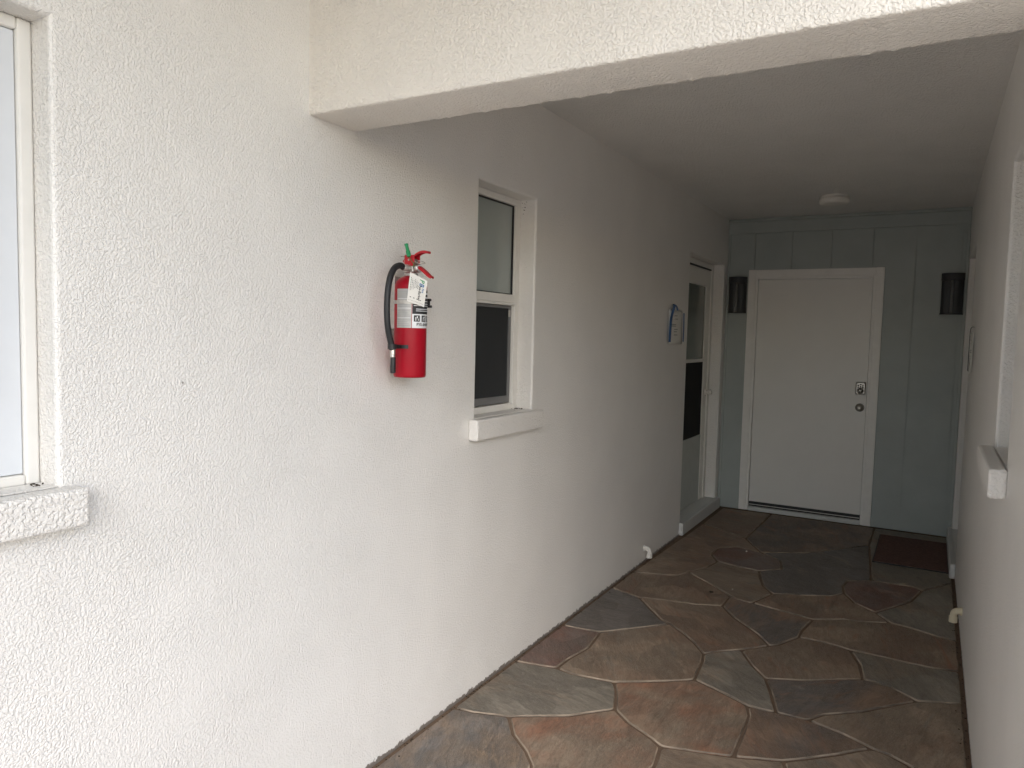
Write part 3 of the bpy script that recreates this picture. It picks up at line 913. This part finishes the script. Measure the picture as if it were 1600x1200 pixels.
# door mat
def mat_():
    base = empty('door_mat', (1.55, 4.355, 0.0))
    tag(base, 'brown red door mat on the floor before the right hand door', 'mat')
    bm = bmesh.new(); bxm(bm, -0.222, 0.218, -0.41, 0.40, 0.0015, 0.011, 0.004); finish('mat_pile', bm, M['mat'], base)
    bm = bmesh.new()
    for (x0, x1, y0, y1) in ((-0.228, -0.2225, -0.416, 0.406), (0.2185, 0.224, -0.416, 0.406), (-0.2225, 0.2185, -0.416, -0.4105), (-0.2225, 0.2185, 0.4005, 0.406)):
        bxm(bm, x0, x1, y0, y1, 0.001, 0.008)
    finish('mat_edge', bm, M['rubber'], base)
mat_()

# PVC pipe stubs at the wall foot
def elbow(name, p, s, mat, label, r=0.016):
    base = empty(name, p)
    tag(base, label, 'pipe')
    bm = bmesh.new()
    tube(bm, spline([(-s * 0.004, 0, 0.03), (s * 0.018, 0, 0.030), (s * 0.034, 0, 0.020), (s * 0.038, 0, -0.002)], 6), r, 16)
    finish('elbow', bm, mat, base, True)
    bm = bmesh.new()
    tube(bm, [(s * 0.038, 0, -0.030), (s * 0.038, 0, 0.0)], r * 1.22, 16)
    finish('collar', bm, mat, base)
    bm = bmesh.new()
    tube(bm, [(s * 0.0005, 0, 0.030), (s * 0.010, 0, 0.030)], r * 1.25, 16)
    finish('flange', bm, mat, base)
elbow('pipe_elbow', (0.0, 3.06, 0.062), 1, M['pvc'], 'short white plastic pipe elbow at the foot of the left wall')
elbow('pipe_elbow', (W, 2.70, 0.125), -1, M['pvc_old'], 'short yellowed plastic pipe elbow at the foot of the right wall')

# ------------------------------------------------------------------ notices hung beside the side doors
def notice(side, y0, y1, z0, z1, label, rmat):
    s = 1 if side == 'L' else -1
    base = empty('hanging_notice', (sx(side, 0), (y0 + y1) / 2, z0))
    tag(base, label, 'notice')
    hy, h = (y1 - y0) / 2, z1 - z0
    kk = min(1.0, hy / 0.167)
    def sheet(name, ya, yb, za, zb, off, mat, par, th=0.0012, curl=0.012):
        bm = bmesh.new()
        nx_, nz_ = 8, 8
        G = [[bm.verts.new((s * (off + curl * math.sin(math.pi * (i / nx_)) * (0.4 + 0.6 * j / nz_) + 0.006 * (1 - j / nz_)), ya + (yb - ya) * i / nx_, za + (zb - za) * j / nz_)) for j in range(nz_ + 1)] for i in range(nx_ + 1)]
        for i in range(nx_):
            for j in range(nz_):
                bm.faces.new((G[i][j], G[i + 1][j], G[i + 1][j + 1], G[i][j + 1]))
        g_ = bmesh.ops.extrude_face_region(bm, geom=list(bm.faces))
        bmesh.ops.translate(bm, vec=(s * th, 0, 0), verts=[e for e in g_['geom'] if isinstance(e, bmesh.types.BMVert)])
        return finish(name, bm, mat, par, True)
    sh = sheet('sheet', -hy + 0.02 * kk, hy - 0.012 * kk, 0.0, h * 0.86, 0.004, M['paper'], base)
    for k, (zz, a, b) in enumerate(((0.70, -0.6, 0.5), (0.62, -0.6, 0.6), (0.48, -0.75, 0.3), (0.44, -0.75, 0.3), (0.36, -0.6, 0.55), (0.30, -0.6, 0.45), (0.22, -0.6, 0.55))):
        sheet('print_line', hy * a, hy * b, h * zz, h * zz + 0.006, 0.0056, M['grey_ink'], sh, 0.0004)
    def rib(pts, wd, nm):
        bm = bmesh.new()
        P = spline(pts, 6)
        A = []
        for p in P:
            A.append([bm.verts.new((s * (p.x), p.y - wd / 2, p.z)), bm.verts.new((s * (p.x), p.y + wd / 2, p.z)),
                      bm.verts.new((s * (p.x + 0.003), p.y + wd / 2, p.z)), bm.verts.new((s * (p.x + 0.003), p.y - wd / 2, p.z))])
        for a, b in zip(A, A[1:]):
            for k in range(4):
                bm.faces.new((a[k], a[(k + 1) % 4], b[(k + 1) % 4], b[k]))
        bm.faces.new(A[0]); bm.faces.new(A[-1])
        return finish(nm, bm, rmat, base)
    rib([(0.006, -0.050 * kk, h), (0.020, -0.085 * kk, h * 0.93), (0.022, -hy + 0.015 * kk, h * 0.6), (0.020, -hy + 0.004, h * 0.05)], 0.044 * kk, 'ribbon')
    rib([(0.008, -0.050 * kk, h), (0.018, -0.030 * kk, h * 0.95), (0.020, -0.005, h * 0.85)], 0.028 * kk, 'ribbon')
    rib([(0.018, hy - 0.012, h * 0.80), (0.020, hy - 0.010, h * 0.4), (0.020, hy - 0.014, h * 0.06)], 0.016, 'ribbon')
    bm = bmesh.new(); tube(bm, [(s * 0.0, -0.05 * kk, h - 0.003), (s * 0.016, -0.05 * kk, h - 0.001)], 0.004, 10)
    finish('nail', bm, M['dull_steel'], base)
notice('L', 3.365, 3.700, 1.455, 1.735, 'white paper notice with blue ribbon hung on the left wall', M['ribbon'])
notice('R', 3.31, 3.41, 1.335, 1.605, 'thin notice with dark ribbon hung on the right wall, seen edge on', M['lampcap'])

# ------------------------------------------------------------------ fire extinguisher
EX = Vector((0.085, 0.380, 1.347))
ex = empty('fire_extinguisher', EX)
tag(ex, 'red fire extinguisher with black hose and white inspection tag on the left wall', 'extinguisher')
RB = 0.054
bm = bmesh.new()
lathe(bm, [(0.0, 0.006), (0.040, 0.006), (0.046, 0.0), (0.050, 0.0), (0.053, 0.003), (RB, 0.009), (RB, 0.300), (0.0525, 0.309), (0.048, 0.318), (0.040, 0.326), (0.029, 0.332), (0.021, 0.335), (0.019, 0.339), (0.019, 0.346), (0.0, 0.346)], seg=64)
body = finish('cylinder', bm, M['red'], ex, True)
bm = bmesh.new()
lathe(bm, [(0.018, 0.334), (0.023, 0.335), (0.023, 0.344), (0.018, 0.346)], seg=32)
finish('neck_ring', bm, M['dull_steel'], ex, True)
def patch(name, a0, a1, z0, z1, mat, par, off=0.0005):
    bm = bmesh.new()
    lathe(bm, [(RB, z0), (RB + off, z0), (RB + off, z1), (RB, z1)], seg=max(3, int(abs(a1 - a0) / 4)), a0=R(a0), a1=R(a1))
    return finish(name, bm, mat, par, False)
def wrap_text(name, s_, size, a_mid, z_mid, mat, par, off=0.0016, bold=False, sxx=1.0):
    me = text_mesh(s_, size, bold)
    for v in me.vertices:
        a = R(a_mid) + v.co.x * sxx / RB
        z = z_mid + v.co.y
        v.co = ((RB + off) * math.cos(a), (RB + off) * math.sin(a), z)
    me.materials.clear()
    me.name = name
    return link(name, me, mat, par)
lab = patch('label', -47, 60, 0.164, 0.291, M['label_white'], ex)
patch('label_band', -46.5, 59.5, 0.210, 0.290, M['ink'], lab, 0.0010)
ins = patch('instruction_label', -106, -49, 0.164, 0.291, M['label_grey'], ex)
for k in range(19):
    if k in (4, 9, 14):
        continue
    zz = 0.170 + k * 0.0062
    patch('print_line', -102, -54 - (k * 7 % 5) * 2.0, zz, zz + 0.0022, M['grey_ink'], ins, 0.0009)
for zz in (0.196, 0.2275, 0.2585):
    patch('print_line', -103, -52, zz, zz + 0.0012, M['label_white'], ins, 0.0009)
for a in (-30, 0, 30):
    q_ = patch('pictogram', a - 11, a + 11, 0.185, 0.2055, M['ink'], lab, 0.0010)
    bm = bmesh.new()
    for (da, z0_, z1_, wd) in ((-4, 0.188, 0.200, 3.2), (1.5, 0.196, 0.203, 4.0), (5, 0.188, 0.195, 3.0)):
        lathe(bm, [(RB + 0.0010, z0_), (RB + 0.0015, z0_), (RB + 0.0015, z1_), (RB + 0.0010, z1_)], seg=2, a0=R(a + da - wd / 2), a1=R(a + da + wd / 2))
    finish('pictogram_figure', bm, M['label_white'], lab)
wrap_text('lettering', 'PYE-BARKER', 0.0125, 5, 0.1755, M['ink'], lab, bold=True)
for k, (zz, a0, a1) in enumerate(((0.219, -34, 40), (0.225, -34, 30), (0.236, -42, 45), (0.2425, -42, 40), (0.251, -42, 50), (0.262, -40, 48), (0.275, -40, 48))):
    patch('print_line', a0, a1, zz, zz + (0.0022 if k < 5 else 0.005), M['label_white'], lab, 0.0014)
bm = bmesh.new()   # bracket strap
lathe(bm, [(RB + 0.0012, 0.242), (RB + 0.0030, 0.242), (RB + 0.0030, 0.254), (RB + 0.0012, 0.254)], seg=48, a0=R(-178), a1=R(-20))
st_ = finish('bracket_strap', bm, M['dull_steel'], ex)
bm = bmesh.new(); bxm(bm, -0.0848, -0.0555, -0.017, 0.017, 0.16, 0.335, 0.002); finish('wall_bracket', bm, M['dull_steel'], ex)
bm = bmesh.new(); bxm(bm, 0.012, 0.036, 0.044, 0.062, 0.236, 0.258, 0.003)
bxm(bm, 0.030, 0.042, 0.050, 0.064, 0.2335, 0.242, 0.002)
bxm(bm, 0.028, 0.040, 0.051, 0.063, 0.2555, 0.264, 0.002)
finish('strap_clasp', bm, M['plastic'], ex)
# valve
bm = bmesh.new()
bxm(bm, -0.022, 0.020, -0.014, 0.014, 0.3465, 0.392, 0.004)
vv_ = finish('valve', bm, M['steel'], ex)
bm = bmesh.new(); lathe(bm, [(0.0, -0.040), (0.010, -0.040), (0.0115, -0.037), (0.0115, -0.0145)], (-0.004, 0, 0.362), 20, axis='Y')
finish('hose_fitting', bm, M['dull_steel'], vv_, True)
bm = bmesh.new(); lathe(bm, [(0.0, 0.036), (0.013, 0.036), (0.015, 0.034), (0.015, 0.0205), (0.010, 0.0205)], (0, -0.003, 0.361), 24, axis='X')
ga = finish('pressure_gauge', bm, M['steel'], vv_, True)
bm = bmesh.new(); lathe(bm, [(0.0, 0.0368), (0.0115, 0.0368), (0.0115, 0.0362)], (0, -0.003, 0.361), 24, axis='X'); finish('gauge_face', bm, M['label_white'], ga)
def plate(name, prof, w_, mat, par, dish=0.0):
    """curved lever: profile in x,z with thickness, width along y"""
    bm = bmesh.new()
    P = spline([(x, 0, z) for x, z in prof], 6)
    A = []
    n = len(P)
    for i, p in enumerate(P):
        t = (P[min(i + 1, n - 1)] - P[max(i - 1, 0)]).normalized()
        nn_ = Vector((-t.z, 0, t.x))
        ww = w_ * (1.0 - 0.35 * (i / (n - 1)) ** 3)
        th = 0.0022
        ring = []
        for yy, off in ((-ww, -0.006), (-ww, 0.0), (-ww * 0.6, th), (ww * 0.6, th), (ww, 0.0), (ww, -0.006), (ww * 0.82, -0.006), (ww * 0.75, -0.0008), (-ww * 0.75, -0.0008), (-ww * 0.82, -0.006)):
            q2 = p + nn_ * off
            ring.append(bm.verts.new((q2.x, yy, q2.z)))
        A.append(ring)
    for a, b in zip(A, A[1:]):
        for k in range(10):
            bm.faces.new((a[k], a[(k + 1) % 10], b[(k + 1) % 10], b[k]))
    bm.faces.new(A[0]); bm.faces.new(A[-1])
    return finish(name, bm, mat, par)
plate('lever', [(-0.026, 0.385), (-0.010, 0.398), (0.016, 0.402), (0.030, 0.4105), (0.050, 0.416), (0.073, 0.413)], 0.013, M['lever_red'], ex)
plate('handle', [(0.018, 0.372), (0.036, 0.366), (0.058, 0.352), (0.078, 0.336), (0.088, 0.331)], 0.012, M['lever_red'], ex)
bm = bmesh.new(); bxm(bm, -0.016, 0.024, -0.0162, -0.0142, 0.368, 0.404, 0.002); finish('lever_cheek', bm, M['lever_red'], ex)
bm = bmesh.new(); bxm(bm, -0.016, 0.024, 0.0142, 0.0162, 0.368, 0.404, 0.002); finish('lever_cheek', bm, M['lever_red'], ex)
bm = bmesh.new(); tube(bm, [(0.004, -0.020, 0.388), (0.004, 0.020, 0.388)], 0.0035, 12); finish('rivet', bm, M['steel'], ex)
bm = bmesh.new()   # pull pin ring
ring = []
for i in range(29):
    a = 2 * math.pi * i / 28
    ring.append((0.046 + 0.0175 * math.cos(a), -0.014 + 0.016 * math.sin(a), 0.3795 - 0.005 * math.cos(a) + 0.003 * math.sin(a)))
tube(bm, ring, 0.0013, 8, cap=False)
tube(bm, [(0.030, -0.014, 0.383), (0.010, -0.014, 0.384)], 0.0015, 8)
finish('pull_pin', bm, M['steel'], ex, True)
# green tamper seal
bm = bmesh.new()
dirv = Vector((-0.30, 0, 0.95)).normalized()
p0 = Vector((0.005, -0.018, 0.398))
tube(bm, [p0, p0 + dirv * 0.020], 0.0072, 8)
tube(bm, [p0 + dirv * 0.0198, p0 + dirv * 0.040], 0.0056, 8)
tube(bm, [p0 + dirv * 0.0398, p0 + dirv * 0.044], 0.0066, 8)
sl_ = finish('tamper_seal', bm, M['green'], ex)
bm = bmesh.new(); tube(bm, spline([p0, (0.016, -0.020, 0.385), (0.024, -0.017, 0.374), (0.020, -0.017, 0.366)], 6), 0.0011, 6); finish('seal_tie', bm, M['green'], sl_)
bm = bmesh.new(); tube(bm, spline([p0 + Vector((-0.002, 0, -0.002)), (-0.030, 0.005, 0.401), (-0.060, 0.02, 0.404)], 6), 0.0008, 6); finish('seal_tail', bm, M['leaf'], sl_)
# hose, clip and nozzle
hp = spline([(-0.004, -0.036, 0.362), (-0.004, -0.056, 0.366), (-0.004, -0.086, 0.352), (-0.002, -0.110, 0.312), (0.0, -0.122, 0.250), (0.0, -0.119, 0.175), (0.0, -0.100, 0.112), (0.0, -0.093, 0.094)], 8)
bm = bmesh.new(); tube(bm, hp, 0.0102, 16); finish('hose', bm, M['hose'], ex, True)
bm = bmesh.new(); lathe(bm, [(0.0, 0.068), (0.0095, 0.068), (0.0098, 0.071), (0.0092, 0.074), (0.0098, 0.077), (0.0095, 0.0935), (0.0, 0.0935)], (0, -0.0905, 0), 20); finish('ferrule', bm, M['steel'], ex)
bm = bmesh.new(); lathe(bm, [(0.0, 0.016), (0.0070, 0.016), (0.0088, 0.018), (0.0092, 0.040), (0.0085, 0.0675), (0.0, 0.0675)], (0, -0.0885, 0), 20); finish('nozzle', bm, M['plastic'], ex)
bm = bmesh.new(); lathe(bm, [(0.0115, 0.094), (0.0145, 0.094), (0.0145, 0.110), (0.0115, 0.110)], (0, -0.0945, 0), 20)
bxm(bm, -0.008, 0.008, -0.086, -0.053, 0.096, 0.108, 0.002)
lathe(bm, [(RB + 0.0006, 0.096), (RB + 0.0035, 0.096), (RB + 0.0035, 0.108), (RB + 0.0006, 0.108)], seg=14, a0=R(-115), a1=R(-58))
finish('hose_clip', bm, M['plastic'], ex)
# inspection tag facing the light, slightly curled
def tagcard():
    c = [Vector(v) - EX for v in ((0.1231, 0.3258, 1.6912), (0.1601, 0.3700, 1.6651), (0.1541, 0.3628, 1.5796), (0.1172, 0.3189, 1.5970))]
    n = Vector((math.cos(R(-40)), math.sin(R(-40)), 0))
    def P(u, v, off=0.0):
        a = c[0].lerp(c[1], u); b = c[3].lerp(c[2], u)
        return a.lerp(b, v) + n * (off + 0.004 * math.sin(math.pi * u) * v - 0.003 * v)
    def quad(bm, u0, u1, v0, v1, off, th, nu=6, nv=6):
        G = [[bm.verts.new(P(u0 + (u1 - u0) * i / nu, v0 + (v1 - v0) * j / nv, off)) for j in range(nv + 1)] for i in range(nu + 1)]
        K = [[bm.verts.new(P(u0 + (u1 - u0) * i / nu, v0 + (v1 - v0) * j / nv, off - th)) for j in range(nv + 1)] for i in range(nu + 1)]
        for i in range(nu):
            for j in range(nv):
                bm.faces.new((G[i][j], G[i + 1][j], G[i + 1][j + 1], G[i][j + 1]))
                bm.faces.new((K[i][j], K[i][j + 1], K[i + 1][j + 1], K[i + 1][j]))
        for i in range(nu):
            bm.faces.new((G[i][0], K[i][0], K[i + 1][0], G[i + 1][0])); bm.faces.new((G[i][nv], G[i + 1][nv], K[i + 1][nv], K[i][nv]))
        for j in range(nv):
            bm.faces.new((G[0][j], G[0][j + 1], K[0][j + 1], K[0][j])); bm.faces.new((G[nu][j], K[nu][j], K[nu][j + 1], G[nu][j + 1]))
    bm = bmesh.new(); quad(bm, 0, 1, 0, 1, 0, 0.0005)
    t = finish('inspection_tag', bm, M['paper'], ex)
    def txt(s_, size, u, v, mat, bold=False):
        me = text_mesh(s_, size, bold)
        for q in me.vertices:                       # lettering runs down the card
            uu = u + q.co.y / 0.058
            vv2 = v + q.co.x / 0.090
            q.co = P(uu, vv2, 0.0009)
        me.materials.clear()
        link('lettering', me, mat, t)
    txt('P', 0.021, 0.70, 0.12, M['green_ink'], True)
    txt('B', 0.021, 0.70, 0.265, M['blue_ink'], True)
    txt('Pye-Barker', 0.0115, 0.63, 0.56, M['ink'], True)
    txt('Fire', 0.0095, 0.80, 0.44, M['blue_ink'], True)
    bm = bmesh.new()
    rnd = random.Random(5)
    for k, u in enumerate((0.09, 0.17, 0.25, 0.33, 0.41, 0.48)):
        v = 0.14 + 0.03 * (k % 3)
        while v < 0.60 - 0.04 * k:
            L = rnd.uniform(0.02, 0.07)
            quad(bm, u, u + 0.022, v, v + L, 0.0008, 0.0002, 1, 1)
            v += L + 0.02
    for k in range(4):
        quad(bm, 0.12 + k * 0.19, 0.20 + k * 0.19, 0.80, 0.825, 0.0008, 0.0002, 1, 1)
    for k in range(12):
        quad(bm, 0.08 + k * 0.073, 0.095 + k * 0.073, 0.905, 0.93, 0.0008, 0.0002, 1, 1)
    finish('small_print', bm, M['ink'], t)
    bm = bmesh.new(); tube(bm, spline([P(0.10, 0.03, 0.001), P(0.08, -0.10, 0.002), Vector((0.008, -0.019, 0.372))], 5), 0.0009, 6)
    finish('tag_tie', bm, M['dull_steel'], t)
tagcard()

# ------------------------------------------------------------------ small litter on the stones
def litter(name, p, r, mat, label, cat, flat=0.5, n=7):
    bm = bmesh.new()
    rnd = random.Random(label)
    bmesh.ops.create_icosphere(bm, subdivisions=1, radius=r)
    for v in bm.verts:
        v.co *= rnd.uniform(0.6, 1.2)
        v.co.z *= flat
    o = finish(name, bm, mat)
    o.location = (p[0], p[1], r * flat * 0.8)
    tag(o, label, cat)
litter('dead_leaf', px(1112, 926), 0.020, M['leaf'], 'dark curled dead leaf on the brown stones mid passage', 'leaf', 0.25)
litter('paint_chip', px(1144.5, 921.5), 0.007, M['chip'], 'small white paint chip on the tan stone beside the dead leaf', 'chip', 0.5)
litter('paint_chip', px(1166, 862), 0.008, M['chip'], 'small white paint chip on the reddish stone nearest the entrance door', 'chip', 0.5)

# grit and leaf crumbs gathered along the wall foot: nobody could count it
def grit():
    bm = bmesh.new()
    rnd = random.Random(11)
    for k in range(420):
        left = rnd.random() < 0.7
        y = rnd.uniform(-1.0, 3.8) if left else rnd.uniform(0.2, 3.8)
        d = abs(rnd.gauss(0, 0.014)) + 0.003
        x = d if left else W - d
        r = rnd.uniform(0.0010, 0.0034)
        mt = Matrix.Translation((x, y, (-0.0065 if d < 0.018 else 0.0005) + r * 0.5)) @ Matrix.Rotation(rnd.uniform(0, 6.28), 4, 'Z') @ Matrix.Diagonal((r * rnd.uniform(0.8, 2.2), r, r * 0.6, 1))
        bmesh.ops.create_icosphere(bm, subdivisions=1, radius=1.0, matrix=mt)
    for k in range(46):
        q = rnd.random()
        r = rnd.uniform(0.0008, 0.0030)
        if q < 0.55:
            c = (rnd.uniform(-0.074, -0.03), 1.405 - abs(rnd.gauss(0, 0.03)), 1.1530 + r * 0.5)
        elif q < 0.75:
            c = (rnd.uniform(-0.07, -0.05), 1.408 - abs(rnd.gauss(0, 0.006)), 2.108 - abs(rnd.gauss(0, 0.03)))
        else:
            c = (rnd.uniform(-0.060, -0.03), -0.725 - abs(rnd.gauss(0, 0.02)), 1.1530 + r * 0.5)
        mt = Matrix.Translation(c) @ Matrix.Rotation(rnd.uniform(0, 6.28), 4, 'Z') @ Matrix.Diagonal((r * rnd.uniform(1, 2.2), r, r * 0.7, 1))
        bmesh.ops.create_icosphere(bm, subdivisions=1, radius=1.0, matrix=mt)
    o = finish('grit', bm, M['leaf'])
    o['kind'] = 'stuff'
    o['label'] = 'dark grit and leaf crumbs along the foot of the walls and in the window corners'
    o['category'] = 'grit'
grit()
